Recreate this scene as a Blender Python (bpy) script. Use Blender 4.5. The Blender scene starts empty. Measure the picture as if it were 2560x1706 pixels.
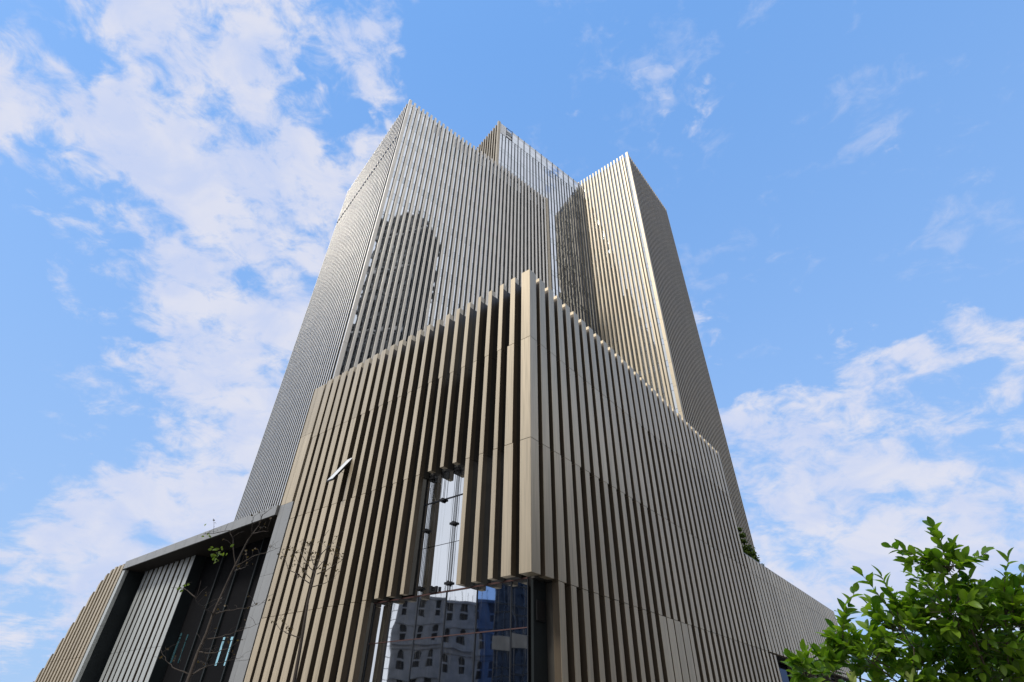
import bpy, bmesh, math, random
from mathutils import Vector, Matrix
random.seed(11)
S = bpy.context.scene
R = math.radians

# ------------------------------------------------------------------ camera
cam_data = bpy.data.cameras.new('camera'); cam = bpy.data.objects.new('camera', cam_data)
S.collection.objects.link(cam); S.camera = cam
cam_data.sensor_width = 36.0; cam_data.lens = 36.0*1270.6/2560.0
cam_data.clip_start = 0.05; cam_data.clip_end = 3000
PITCH, ROLL = R(37.287), R(1.2486)
fw = Vector((0, math.cos(PITCH), math.sin(PITCH))); up = Vector((0, -math.sin(PITCH), math.cos(PITCH))); rt = Vector((1, 0, 0))
rt2 = rt*math.cos(ROLL)+up*math.sin(ROLL); up2 = -rt*math.sin(ROLL)+up*math.cos(ROLL)
cam.matrix_world = Matrix(((rt2.x, up2.x, -fw.x, 0), (rt2.y, up2.y, -fw.y, 0), (rt2.z, up2.z, -fw.z, 1.6), (0, 0, 0, 1)))

# ------------------------------------------------------------------ sky, sun, exposure
SUN_AZ, SUN_EL = 227.0, 50.0
S.view_settings.view_transform = 'Standard'; S.view_settings.look = 'None'
S.view_settings.exposure = 0.0; S.view_settings.gamma = 1.0
S.render.engine = 'CYCLES'
W = bpy.data.worlds.new('World'); S.world = W; W.use_nodes = True
nt = W.node_tree; nt.nodes.clear()
BLOBS=[((-0.585,0.328,0.742),0.194,1),((-0.478,0.387,0.789),0.254,1),((-0.273,0.371,0.888),0.118,1),((-0.231,0.451,0.862),0.071,0.8),((-0.451,0.536,0.713),0.217,1),((-0.56,0.611,0.559),0.254,0.9),((-0.45,0.702,0.552),0.232,1),((-0.506,0.763,0.402),0.254,1),((-0.605,0.749,0.27),0.187,1),((-0.312,0.535,0.785),0.102,0.9),((-0.683,0.372,0.629),0.086,0.9),((-0.696,0.454,0.556),0.047,0.6),((-0.625,0.464,0.628),0.125,0.7),((0.516,0.785,0.343),0.133,0.8),((0.591,0.762,0.265),0.179,0.72),((0.668,0.684,0.292),0.179,0.6),((0.459,0.86,0.224),0.133,1),((0.565,0.689,0.453),0.086,0.7),((0.687,0.585,0.431),0.086,0.6),((0.298,0.414,0.86),0.022,0.46),((0.282,0.463,0.84),0.04,0.42),((0.088,0.481,0.872),0.025,0.8),((0.222,0.419,0.881),0.012,0.12),((0.363,0.726,0.584),0.039,0.5),((0.435,0.809,0.395),0.079,0.7),((0.634,0.75,0.189),0.232,0.9),((0.578,0.421,0.699),0.024,0.4),((-0.674,0.606,0.423),0.071,0.5)]
HOLES=[((-0.645,0.222,0.731),0.09,0.8),((-0.316,0.457,0.831),0.059,1),((-0.334,0.375,0.865),0.02,0.5),((-0.542,0.56,0.626),0.039,0.5),((-0.678,0.514,0.526),0.11,0.7),((-0.686,0.647,0.334),0.125,0.9),((-0.101,0.43,0.897),0.11,1)]
def build_sky():
    N, K = nt.nodes, nt.links
    def n(t, **kw):
        x = N.new(t)
        for k, v in kw.items(): setattr(x, k, v)
        return x
    def math_(op, a, b=None, c=None):
        x = n('ShaderNodeMath', operation=op)
        for i, v in enumerate((a, b, c)):
            if v is None: continue
            if isinstance(v, (int, float)): x.inputs[i].default_value = v
            else: K.new(v, x.inputs[i])
        return x.outputs[0]
    def vmath(op, a, b=None, s=None):
        x = n('ShaderNodeVectorMath', operation=op)
        for i, v in enumerate((a, b)):
            if v is None: continue
            if isinstance(v, tuple): x.inputs[i].default_value = v
            else: K.new(v, x.inputs[i])
        if s is not None: x.inputs['Scale'].default_value = s
        return x
    def mr(v, a, b, c, d, kind='SMOOTHSTEP'):
        x = n('ShaderNodeMapRange', interpolation_type=kind)
        K.new(v, x.inputs[0])
        for i, q in enumerate((a, b, c, d)): x.inputs[1+i].default_value = q
        return x.outputs[0]
    sky = n('ShaderNodeTexSky', sky_type='NISHITA'); sky.sun_disc = False
    sky.sun_elevation = R(SUN_EL); sky.sun_rotation = R(SUN_AZ)
    sky.air_density = 1.0; sky.dust_density = 0.6; sky.ozone_density = 1.2
    tc = n('ShaderNodeTexCoord'); d = vmath('NORMALIZE', tc.outputs['Generated']).outputs[0]
    sep = n('ShaderNodeSeparateXYZ'); K.new(d, sep.inputs[0])
    zc = math_('MAXIMUM', math_('ADD', sep.outputs[2], 0.12), 0.05)
    comb = n('ShaderNodeCombineXYZ')
    K.new(math_('DIVIDE', sep.outputs[0], zc), comb.inputs[0]); K.new(math_('DIVIDE', sep.outputs[1], zc), comb.inputs[1])
    P = comb.outputs[0]
    def noise(vec, scale, det, rough, dist=0.0):
        x = n('ShaderNodeTexNoise'); x.inputs['Scale'].default_value = scale; x.inputs['Detail'].default_value = det
        x.inputs['Roughness'].default_value = rough; x.inputs['Distortion'].default_value = dist
        K.new(vec, x.inputs['Vector']); return x
    warp = noise(P, 3.2, 4, 0.6)
    warp2 = noise(P, 15.0, 3, 0.6)
    wv = vmath('ADD', vmath('SCALE', vmath('SUBTRACT', warp.outputs['Color'], (0.5, 0.5, 0.5)).outputs[0], None, 0.17).outputs[0],
               vmath('SCALE', vmath('SUBTRACT', warp2.outputs['Color'], (0.5, 0.5, 0.5)).outputs[0], None, 0.09).outputs[0]).outputs[0]
    dw = vmath('NORMALIZE', vmath('ADD', d, wv).outputs[0]).outputs[0]
    cov = None
    for (c, r, w) in BLOBS:
        dt = vmath('DOT_PRODUCT', dw, tuple(c)).outputs['Value']
        m = mr(dt, math.cos(1.35*r), math.cos(0.35*r), 0.0, w)
        cov = m if cov is None else math_('SMOOTH_MAX', cov, m, 0.15)
    back = mr(sep.outputs[1], 0.17, -0.12, 0.0, 1.7)          # the cloud deck that the glass reflects, away from the view
    side = mr(math_('ABSOLUTE', sep.outputs[0]), 0.76, 0.93, 0.0, 1.7)
    deckmask = math_('MAXIMUM', back, side)
    cov = math_('MAXIMUM', cov, deckmask)
    for (c, r, w) in HOLES:
        dt = vmath('DOT_PRODUCT', dw, tuple(c)).outputs['Value']
        cov = math_('SUBTRACT', cov, mr(dt, math.cos(1.6*r), math.cos(0.2*r), 0.0, w*0.9))
    mp = n('ShaderNodeMapping'); K.new(d, mp.inputs[0]); mp.inputs['Rotation'].default_value = (R(20), R(-18), R(24)); mp.inputs['Scale'].default_value = (1.0, 1.15, 1.75)
    n1 = noise(mp.outputs[0], 6.0, 10, 0.60, 0.25)
    n2 = noise(mp.outputs[0], 17.0, 8, 0.62, 0.5)
    tex = math_('ADD', math_('MULTIPLY', n1.outputs['Fac'], 0.56), math_('MULTIPLY', n2.outputs['Fac'], 0.44))
    dens = math_('ADD', math_('MULTIPLY', cov, 0.62), math_('MULTIPLY', math_('SUBTRACT', tex, 0.5), 3.7))
    a = mr(dens, 0.12, 0.74, 0.0, 1.0)
    a = math_('MULTIPLY', a, 0.93)
    gate = mr(cov, 0.02, 0.22, 0.0, 1.0)
    alpha = math_('MULTIPLY', a, gate)
    # thin veil that whitens the sky towards the horizon
    veil = mr(sep.outputs[2], 0.02, 0.95, 0.96, 0.78)
    low = mr(sep.outputs[2], 0.0, 0.92, 0.0, 1.0, 'LINEAR')
    pgrad = n('ShaderNodeMix', data_type='RGBA'); K.new(low, pgrad.inputs[0])
    pgrad.inputs[6].default_value = (0.375/SKY_STR, 0.56/SKY_STR, 0.88/SKY_STR, 1); pgrad.inputs[7].default_value = (0.175/SKY_STR, 0.395/SKY_STR, 0.845/SKY_STR, 1)
    # cloud body: bright tops, faintly lilac hollows
    shade = mr(noise(mp.outputs[0], 9.0, 8, 0.55, 0.4).outputs['Fac'], 0.32, 0.66, 0.0, 1.0)
    body = n('ShaderNodeMix', data_type='RGBA'); K.new(shade, body.inputs[0])
    body.inputs[6].default_value = (0.60, 0.675, 0.90, 1); body.inputs[7].default_value = (0.76, 0.775, 0.885, 1)
    deck = n('ShaderNodeMix', data_type='RGBA'); K.new(mr(deckmask, 0.1, 1.7, 0.0, 0.9), deck.inputs[0]); K.new(body.outputs[2], deck.inputs[6]); deck.inputs[7].default_value = (0.93, 0.94, 0.97, 1)
    grade = n('ShaderNodeMix', data_type='RGBA', blend_type='MULTIPLY'); grade.inputs[0].default_value = 1.0
    K.new(sky.outputs[0], grade.inputs[6]); grade.inputs[7].default_value = SKY_TINT
    K.new(grade.outputs[2], n('ShaderNodeSeparateColor').inputs[0])
    sc = n('ShaderNodeMix', data_type='RGBA', blend_type='MULTIPLY'); sc.inputs[0].default_value = 1.0
    K.new(deck.outputs[2], sc.inputs[6]); sc.inputs[7].default_value = (1/SKY_STR,)*3+(1,)
    pale = n('ShaderNodeMix', data_type='RGBA'); K.new(veil, pale.inputs[0])
    K.new(grade.outputs[2], pale.inputs[6]); K.new(pgrad.outputs[2], pale.inputs[7])
    mix = n('ShaderNodeMix', data_type='RGBA'); K.new(alpha, mix.inputs[0]); K.new(pale.outputs[2], mix.inputs[6]); K.new(sc.outputs[2], mix.inputs[7])
    bg = n('ShaderNodeBackground'); K.new(mix.outputs[2], bg.inputs[0]); bg.inputs[1].default_value = SKY_STR
    out = n('ShaderNodeOutputWorld'); K.new(bg.outputs[0], out.inputs[0])
SKY_STR = 0.15
SKY_TINT = (1.62, 2.12, 2.42, 1)
build_sky()
sd = bpy.data.lights.new('sun', 'SUN'); sun = bpy.data.objects.new('sun', sd); S.collection.objects.link(sun)
sd.energy = 2.6; sd.angle = R(11); sd.color = (1.0, 0.965, 0.90)
sun.location = (-40, -20, 60)
sdir = Vector((math.sin(R(SUN_AZ))*math.cos(R(SUN_EL)), math.cos(R(SUN_AZ))*math.cos(R(SUN_EL)), math.sin(R(SUN_EL))))
sun.rotation_euler = sdir.to_track_quat('Z', 'Y').to_euler()

# ------------------------------------------------------------------ materials
def mat(name, col, rough=0.5, metal=0.0, var=0.0, vscale=3.0, bump=0.0, bscale=20, spec=None, streak=False, rnd=0.0):
    m = bpy.data.materials.new(name); m.use_nodes = True
    N, K = m.node_tree.nodes, m.node_tree.links
    b = N['Principled BSDF']; b.inputs['Base Color'].default_value = (*col, 1)
    b.inputs['Roughness'].default_value = rough; b.inputs['Metallic'].default_value = metal
    if spec is not None: b.inputs['Specular IOR Level'].default_value = spec
    tc = N.new('ShaderNodeTexCoord')
    out = None
    if var > 0:
        mp = N.new('ShaderNodeMapping'); K.new(tc.outputs['Object'], mp.inputs[0])
        if streak: mp.inputs['Scale'].default_value = (1, 1, 0.06)
        t = N.new('ShaderNodeTexNoise'); t.inputs['Scale'].default_value = vscale; t.inputs['Detail'].default_value = 6
        K.new(mp.outputs[0], t.inputs['Vector'])
        r = N.new('ShaderNodeMapRange'); r.inputs[1].default_value = 0.3; r.inputs[2].default_value = 0.7
        r.inputs[3].default_value = 1-var; r.inputs[4].default_value = 1+var; K.new(t.outputs['Fac'], r.inputs[0])
        out = r.outputs[0]
    if streak:
        mp2 = N.new('ShaderNodeMapping'); K.new(tc.outputs['Object'], mp2.inputs[0]); mp2.inputs['Scale'].default_value = (1, 1, 0.025)
        oi2 = N.new('ShaderNodeObjectInfo'); cm = N.new('ShaderNodeCombineXYZ'); m7 = N.new('ShaderNodeMath'); m7.operation = 'MULTIPLY'; m7.inputs[1].default_value = 37.0
        K.new(oi2.outputs['Random'], m7.inputs[0]); K.new(m7.outputs[0], cm.inputs[0]); K.new(cm.outputs[0], mp2.inputs['Location'])
        t2 = N.new('ShaderNodeTexNoise'); t2.inputs['Scale'].default_value = 16; t2.inputs['Detail'].default_value = 5; K.new(mp2.outputs[0], t2.inputs['Vector'])
        r2 = N.new('ShaderNodeMapRange'); r2.inputs[1].default_value = 0.42; r2.inputs[2].default_value = 0.72; r2.inputs[3].default_value = 1.03; r2.inputs[4].default_value = 0.80
        K.new(t2.outputs['Fac'], r2.inputs[0]); m8 = N.new('ShaderNodeMath'); m8.operation = 'MULTIPLY'; K.new(out, m8.inputs[0]); K.new(r2.outputs[0], m8.inputs[1]); out = m8.outputs[0]
    if rnd > 0:
        oi = N.new('ShaderNodeObjectInfo'); r = N.new('ShaderNodeMapRange')
        r.inputs[3].default_value = 1-rnd; r.inputs[4].default_value = 1+rnd; K.new(oi.outputs['Random'], r.inputs[0])
        if out is None: out = r.outputs[0]
        else:
            mm = N.new('ShaderNodeMath'); mm.operation = 'MULTIPLY'; K.new(out, mm.inputs[0]); K.new(r.outputs[0], mm.inputs[1]); out = mm.outputs[0]
    if out is not None:
        v = N.new('ShaderNodeVectorMath'); v.operation = 'SCALE'; v.inputs[0].default_value = col; K.new(out, v.inputs['Scale'])
        K.new(v.outputs[0], b.inputs['Base Color'])
    if bump > 0:
        t = N.new('ShaderNodeTexNoise'); t.inputs['Scale'].default_value = bscale; t.inputs['Detail'].default_value = 3
        K.new(tc.outputs['Object'], t.inputs['Vector'])
        bp = N.new('ShaderNodeBump'); bp.inputs['Strength'].default_value = bump; bp.inputs['Distance'].default_value = 0.02
        K.new(t.outputs['Fac'], bp.inputs['Height']); K.new(bp.outputs[0], b.inputs['Normal'])
    return m

def glass_mat(name, tint, refl, body, wave=0.0, wscale=0.6, rough=0.02, streaks=0.0):
    """coated facade glass: a mirror layer over a dark body"""
    m = bpy.data.materials.new(name); m.use_nodes = True
    N, K = m.node_tree.nodes, m.node_tree.links
    N.remove(N['Principled BSDF']); out = N['Material Output']
    g = N.new('ShaderNodeBsdfGlossy'); g.inputs['Color'].default_value = (*tint, 1); g.inputs['Roughness'].default_value = rough
    d = N.new('ShaderNodeBsdfDiffuse'); d.inputs['Color'].default_value = (*body, 1)
    mx = N.new('ShaderNodeMixShader'); K.new(d.outputs[0], mx.inputs[1]); K.new(g.outputs[0], mx.inputs[2])
    lw = N.new('ShaderNodeLayerWeight'); lw.inputs['Blend'].default_value = 0.35
    r = N.new('ShaderNodeMapRange'); r.inputs[3].default_value = refl; r.inputs[4].default_value = 1.0; K.new(lw.outputs['Fresnel'], r.inputs[0])
    oi0 = N.new('ShaderNodeObjectInfo'); ge0 = N.new('ShaderNodeNewGeometry'); a0 = N.new('ShaderNodeMath'); a0.operation = 'ADD'
    K.new(oi0.outputs['Random'], a0.inputs[0]); K.new(ge0.outputs['Random Per Island'], a0.inputs[1])
    f0 = N.new('ShaderNodeMath'); f0.operation = 'FRACT'; K.new(a0.outputs[0], f0.inputs[0])
    q0 = N.new('ShaderNodeMapRange'); q0.inputs[1].default_value = 0.55; q0.inputs[2].default_value = 1.0; q0.inputs[3].default_value = 1.0; q0.inputs[4].default_value = 0.86; K.new(f0.outputs[0], q0.inputs[0])
    m0 = N.new('ShaderNodeMath'); m0.operation = 'MULTIPLY'; K.new(r.outputs[0], m0.inputs[0]); K.new(q0.outputs[0], m0.inputs[1])
    fac = m0.outputs[0]
    tc = N.new('ShaderNodeTexCoord')
    if streaks > 0:
        mp = N.new('ShaderNodeMapping'); mp.inputs['Scale'].default_value = (1, 1, 0.05); K.new(tc.outputs['Object'], mp.inputs[0])
        t = N.new('ShaderNodeTexNoise'); t.inputs['Scale'].default_value = 7.0; t.inputs['Detail'].default_value = 5; K.new(mp.outputs[0], t.inputs['Vector'])
        q = N.new('ShaderNodeMapRange'); q.inputs[1].default_value = 0.55; q.inputs[2].default_value = 0.8
        q.inputs[3].default_value = 0.0; q.inputs[4].default_value = streaks; K.new(t.outputs['Fac'], q.inputs[0])
        sb = N.new('ShaderNodeMath'); sb.operation = 'SUBTRACT'; K.new(fac, sb.inputs[0]); K.new(q.outputs[0], sb.inputs[1]); fac = sb.outputs[0]
        cr = N.new('ShaderNodeMix'); cr.data_type = 'RGBA'; K.new(q.outputs[0], cr.inputs[0]); cr.inputs[6].default_value = (*body, 1); cr.inputs[7].default_value = (.5, .52, .55, 1)
        K.new(cr.outputs[2], d.inputs['Color'])
    K.new(fac, mx.inputs[0]); K.new(mx.outputs[0], out.inputs[0])
    if wave > 0:
        oi = N.new('ShaderNodeObjectInfo')
        t = N.new('ShaderNodeTexNoise'); t.noise_dimensions = '4D'; t.inputs['Scale'].default_value = wscale; t.inputs['Detail'].default_value = 1.5
        geo = N.new('ShaderNodeNewGeometry'); K.new(geo.outputs['Position'], t.inputs['Vector'])
        ml = N.new('ShaderNodeMath'); ml.operation = 'MULTIPLY'; ml.inputs[1].default_value = 3.0; K.new(oi.outputs['Random'], ml.inputs[0]); K.new(ml.outputs[0], t.inputs['W'])
        bp = N.new('ShaderNodeBump'); bp.inputs['Strength'].default_value = 1.0; bp.inputs['Distance'].default_value = wave
        K.new(t.outputs['Fac'], bp.inputs['Height']); K.new(bp.outputs[0], g.inputs['Normal'])
    return m

M = {}
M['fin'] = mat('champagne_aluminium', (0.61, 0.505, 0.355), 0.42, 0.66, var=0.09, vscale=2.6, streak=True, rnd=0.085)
M['flank'] = mat('shaded_flank', (0.13, 0.10, 0.068), 0.5, 0.35, var=0.06, vscale=2, streak=True, rnd=0.05)  # fin metal darkened: the shade between fins is put into the colour
M['flank_tower'] = mat('shaded_tower_flank', (0.065, 0.06, 0.052), 0.55, 0.2)  # tower fins likewise, gap shade painted darker still
M['fin_rear'] = mat('fin_rear_dark', (0.055, 0.05, 0.042), 0.55, 0.2, var=0.06, vscale=2)  # rear half toned darker than the fin front
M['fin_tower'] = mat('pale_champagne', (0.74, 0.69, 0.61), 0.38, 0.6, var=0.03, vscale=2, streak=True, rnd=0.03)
M['fin_warm'] = mat('warm_champagne', (0.50, 0.43, 0.32), 0.48, 0.45, var=0.03, vscale=2, streak=True, rnd=0.03)
M['joint'] = mat('joint_seal', (0.03, 0.028, 0.025), 0.8)
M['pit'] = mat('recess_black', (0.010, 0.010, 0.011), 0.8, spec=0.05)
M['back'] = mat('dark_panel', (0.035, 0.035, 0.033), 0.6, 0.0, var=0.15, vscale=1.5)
M['grey'] = mat('grey_aluminium', (0.33, 0.33, 0.32), 0.42, 0.45, var=0.04, vscale=1.2, rnd=0.04)
M['greyfin'] = mat('silver_aluminium', (0.52, 0.54, 0.52), 0.42, 0.35, var=0.04, vscale=2, streak=True, rnd=0.03)
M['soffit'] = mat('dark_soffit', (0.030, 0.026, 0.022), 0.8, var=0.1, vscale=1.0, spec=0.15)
M['slate'] = mat('slate_cladding', (0.018, 0.023, 0.025), 0.6, 0.0, var=0.12, vscale=.8, spec=0.2)
M['frame'] = mat('dark_mullion', (0.04, 0.045, 0.055), 0.4, 0.5)
M['red'] = mat('transom_seal', (0.09, 0.045, 0.04), 0.5, 0.2)
M['steel'] = mat('dark_steel', (0.02, 0.02, 0.022), 0.4, 0.5)
M['white'] = mat('white_panel', (0.78, 0.78, 0.77), 0.4, 0.1)
M['roof'] = mat('roof_membrane', (0.25, 0.25, 0.24), 0.8, var=.1)
M['glass'] = glass_mat('tower_glass', (0.90, 0.94, 0.98), 0.88, (0.02, 0.025, 0.03), wave=0.014, wscale=0.45)
M['glass_ct'] = glass_mat('pale_tower_glass', (0.84, 0.88, 0.94), 0.80, (0.03, 0.035, 0.04), wave=0.035, wscale=0.28)
M['glass_rt'] = glass_mat('warm_tower_glass', (0.86, 0.88, 0.86), 0.80, (0.03, 0.035, 0.035), wave=0.022, wscale=0.35)
M['spandrel'] = glass_mat('spandrel_glass', (0.80, 0.85, 0.90), 0.82, (0.05, 0.055, 0.06), wave=0.03, wscale=0.4)
M['glass_pod'] = glass_mat('lobby_glass', (0.88, 0.92, 0.97), 0.80, (0.015, 0.017, 0.02), wave=0.013, wscale=0.42, streaks=0.22)
M['glass_blue'] = glass_mat('blue_glass', (0.26, 0.45, 0.85), 0.75, (0.02, 0.05, 0.12), wave=0.02, wscale=0.3)
M['glass_dark'] = glass_mat('smoked_glass', (0.14, 0.15, 0.2), 0.5, (0.015, 0.016, 0.025))
M['glass_cyan'] = glass_mat('cyan_glass', (0.45, 0.75, 0.85), 0.7, (0.10, 0.24, 0.28))
M['frost'] = mat('frosted_parapet_glass', (0.80, 0.83, 0.86), 0.25, 0.0, spec=0.9)
M['stone'] = mat('grey_limestone', (0.23, 0.215, 0.19), 0.85, var=0.16, vscale=0.7, bump=0.2)
M['stone_dark'] = mat('raw_concrete', (0.30, 0.285, 0.265), 0.9, var=0.2, vscale=0.8)
M['brick_dark'] = mat('brown_masonry', (0.11, 0.078, 0.052), 0.9, var=0.2, vscale=0.8)
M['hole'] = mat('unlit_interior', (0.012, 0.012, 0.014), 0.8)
M['bark'] = mat('brown_bark', (0.115, 0.085, 0.062), 0.85, var=0.25, vscale=14, bump=0.5, bscale=60)
M['bark_dark'] = mat('dark_bark', (0.055, 0.042, 0.032), 0.85, var=0.25, vscale=14)
M['asphalt'] = mat('asphalt', (0.052, 0.052, 0.053), 0.9, var=0.2, vscale=0.6, bump=0.3, bscale=60)
M['paving'] = mat('granite_paving', (0.17, 0.165, 0.155), 0.8, var=0.15, vscale=1.1, rnd=.08)
M['kerb'] = mat('kerb_stone', (0.33, 0.32, 0.30), 0.8, var=0.1)
M['paint'] = mat('road_paint', (0.75, 0.75, 0.72), 0.7, var=0.1)
def leaf_mat(name, c1, c2, trans=0.35, rough=0.38):
    m = bpy.data.materials.new(name); m.use_nodes = True
    N, K = m.node_tree.nodes, m.node_tree.links
    b = N['Principled BSDF']; out = N['Material Output']
    oi = N.new('ShaderNodeObjectInfo'); geo = N.new('ShaderNodeNewGeometry')
    ad = N.new('ShaderNodeMath'); ad.operation = 'ADD'; K.new(oi.outputs['Random'], ad.inputs[0]); K.new(geo.outputs['Random Per Island'], ad.inputs[1])
    fr = N.new('ShaderNodeMath'); fr.operation = 'FRACT'; K.new(ad.outputs[0], fr.inputs[0])
    mx = N.new('ShaderNodeMix'); mx.data_type = 'RGBA'; K.new(fr.outputs[0], mx.inputs[0]); mx.inputs[6].default_value = (*c1, 1); mx.inputs[7].default_value = (*c2, 1)
    K.new(mx.outputs[2], b.inputs['Base Color']); b.inputs['Roughness'].default_value = rough
    t = N.new('ShaderNodeBsdfTranslucent'); v = N.new('ShaderNodeVectorMath'); v.operation = 'MULTIPLY'; v.inputs[1].default_value = (1.5, 1.6, 0.5)
    K.new(mx.outputs[2], v.inputs[0]); K.new(v.outputs[0], t.inputs['Color'])
    ms = N.new('ShaderNodeMixShader'); ms.inputs[0].default_value = trans; K.new(b.outputs[0], ms.inputs[1]); K.new(t.outputs[0], ms.inputs[2]); K.new(ms.outputs[0], out.inputs[0])
    return m
M['leaf'] = leaf_mat('citrus_leaf', (0.06, 0.15, 0.014), (0.21, 0.33, 0.035), trans=0.5, rough=0.36)
M['leaf_young'] = leaf_mat('young_leaf', (0.22, 0.30, 0.06), (0.30, 0.36, 0.10))
M['leaf_roof'] = leaf_mat('roof_leaf', (0.035, 0.07, 0.012), (0.10, 0.14, 0.03))
M['leaf_dry'] = leaf_mat('dry_leaf', (0.06, 0.035, 0.015), (0.09, 0.06, 0.02))
M['leaf_green'] = leaf_mat('fresh_leaf', (0.10, 0.17, 0.02), (0.18, 0.24, 0.04))

# ------------------------------------------------------------------ helpers
COL = S.collection
def tag(o, label=None, cat=None, group=None, kind=None):
    if label: o['label'] = label
    if cat: o['category'] = cat
    if group: o['group'] = group
    if kind: o['kind'] = kind
    return o
def thing(name, loc, az, label, cat, group=None):
    """Empty whose local x runs along azimuth az (clockwise from +Y) and local y to its left"""
    o = bpy.data.objects.new(name, None); COL.objects.link(o); o.location = loc; o.rotation_euler = (0, 0, R(90-az)); o.empty_display_size = 1
    return tag(o, label, cat, group)
def place(name, me, parent=None, loc=(0, 0, 0), rot=(0, 0, 0), kind=None, label=None, scale=None):
    o = bpy.data.objects.new(name, me); COL.objects.link(o); o.parent = parent; o.location = loc; o.rotation_euler = rot
    if scale: o.scale = scale
    if kind: o['kind'] = kind
    if label: o['label'] = label
    return o
class MB:
    def __init__(s): s.v = []; s.f = []
    def poly(s, pts):
        n = len(s.v); s.v += [tuple(p) for p in pts]; s.f.append(tuple(range(n, n+len(pts))))
    def box(s, x0, x1, y0, y1, z0, z1):
        n = len(s.v)
        s.v += [(x0, y0, z0), (x1, y0, z0), (x1, y1, z0), (x0, y1, z0), (x0, y0, z1), (x1, y0, z1), (x1, y1, z1), (x0, y1, z1)]
        for f in ((3, 2, 1, 0), (4, 5, 6, 7), (0, 1, 5, 4), (1, 2, 6, 5), (2, 3, 7, 6), (3, 0, 4, 7)): s.f.append(tuple(n+i for i in f))
    def cbox(s, x0, x1, y0, y1, z0, z1, c=0.012):
        """upright box whose four vertical edges are chamfered"""
        P = [(x0+c, y0), (x1-c, y0), (x1, y0+c), (x1, y1-c), (x1-c, y1), (x0+c, y1), (x0, y1-c), (x0, y0+c)]
        n = len(s.v); s.v += [(a, b, z0) for a, b in P]+[(a, b, z1) for a, b in P]
        s.f.append(tuple(n+i for i in reversed(range(8)))); s.f.append(tuple(n+8+i for i in range(8)))
        for i in range(8): j = (i+1) % 8; s.f.append((n+i, n+j, n+8+j, n+8+i))
    def tube(s, pts, rad, seg=6):
        rad = rad if isinstance(rad, (list, tuple)) else [rad]*len(pts)
        pts = [Vector(p) for p in pts]; n = len(s.v); prev = None
        for i, p in enumerate(pts):
            t = (pts[min(i+1, len(pts)-1)]-pts[max(i-1, 0)]).normalized()
            a = t.cross(Vector((0.31, 0.17, 0.93))); a = a if a.length > 1e-3 else t.cross(Vector((1, 0, 0))); a.normalize(); b = t.cross(a)
            for k in range(seg):
                an = 2*math.pi*k/seg; q = p+(a*math.cos(an)+b*math.sin(an))*rad[i]; s.v.append(tuple(q))
        for i in range(len(pts)-1):
            for k in range(seg): k2 = (k+1) % seg; s.f.append((n+i*seg+k, n+i*seg+k2, n+(i+1)*seg+k2, n+(i+1)*seg+k))
        s.f.append(tuple(n+k for k in reversed(range(seg)))); s.f.append(tuple(n+(len(pts)-1)*seg+k for k in range(seg)))
    def mesh(s, name, m, smooth=False):
        me = bpy.data.meshes.new(name); me.from_pydata(s.v, [], s.f)
        for q in (m if isinstance(m, (list, tuple)) else [m]): me.materials.append(M[q])
        if smooth: me.polygons.foreach_set('use_smooth', [True]*len(me.polygons))
        me.validate(); me.update(); return me
CACHE = {}
def cached(key, fn):
    if key not in CACHE: CACHE[key] = fn()
    return CACHE[key]
def box_mesh(name, m, dx, dy, dz, c=0.0):
    key = (name, m, round(dx, 3), round(dy, 3), round(dz, 3), c)
    def mk():
        b = MB(); (b.cbox(0, dx, 0, dy, 0, dz, c) if c else b.box(0, dx, 0, dy, 0, dz)); return b.mesh(name, m)
    return cached(key, mk)
def part_box(name, m, parent, x0, x1, y0, y1, z0, z1, c=0.0, **kw):
    return place(name, box_mesh(name, m, x1-x0, y1-y0, z1-z0, c), parent, (x0, y0, z0), **kw)

# fins: a pale front box with a darker rear mullion behind it.  axis 'y': the fin's face looks to -x; axis 'x': it looks to -y
def fin_mesh(name, w, h, d1, d2, axis, m1, m2, drop=0.0, c=0.012, lit_top=0.0):
    key = (name, round(w, 3), round(h, 3), d1, d2, axis, m1, m2, round(drop, 3), lit_top)
    def mk():
        b = MB(); e = 0.012
        fl = (2, 3, 5, 6) if axis == 'y' else (4, 8)          # sideways faces of the shaft, coloured as if in shade
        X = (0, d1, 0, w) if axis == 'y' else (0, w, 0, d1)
        b.cbox(*X, 0, h-lit_top, c); idx = [1 if k_ in fl else 0 for k_ in range(10)]
        if lit_top: b.cbox(*X, h-lit_top+.001, h, c); idx += [0]*10  # top stretch keeps pale flanks: sunlight on the fin heads painted in
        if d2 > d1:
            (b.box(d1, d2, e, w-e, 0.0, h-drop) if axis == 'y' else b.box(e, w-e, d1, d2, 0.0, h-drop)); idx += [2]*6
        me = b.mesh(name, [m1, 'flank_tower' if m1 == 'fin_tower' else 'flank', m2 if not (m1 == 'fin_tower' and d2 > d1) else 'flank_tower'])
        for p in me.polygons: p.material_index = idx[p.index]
        return me
    return cached(key, mk)

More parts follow.
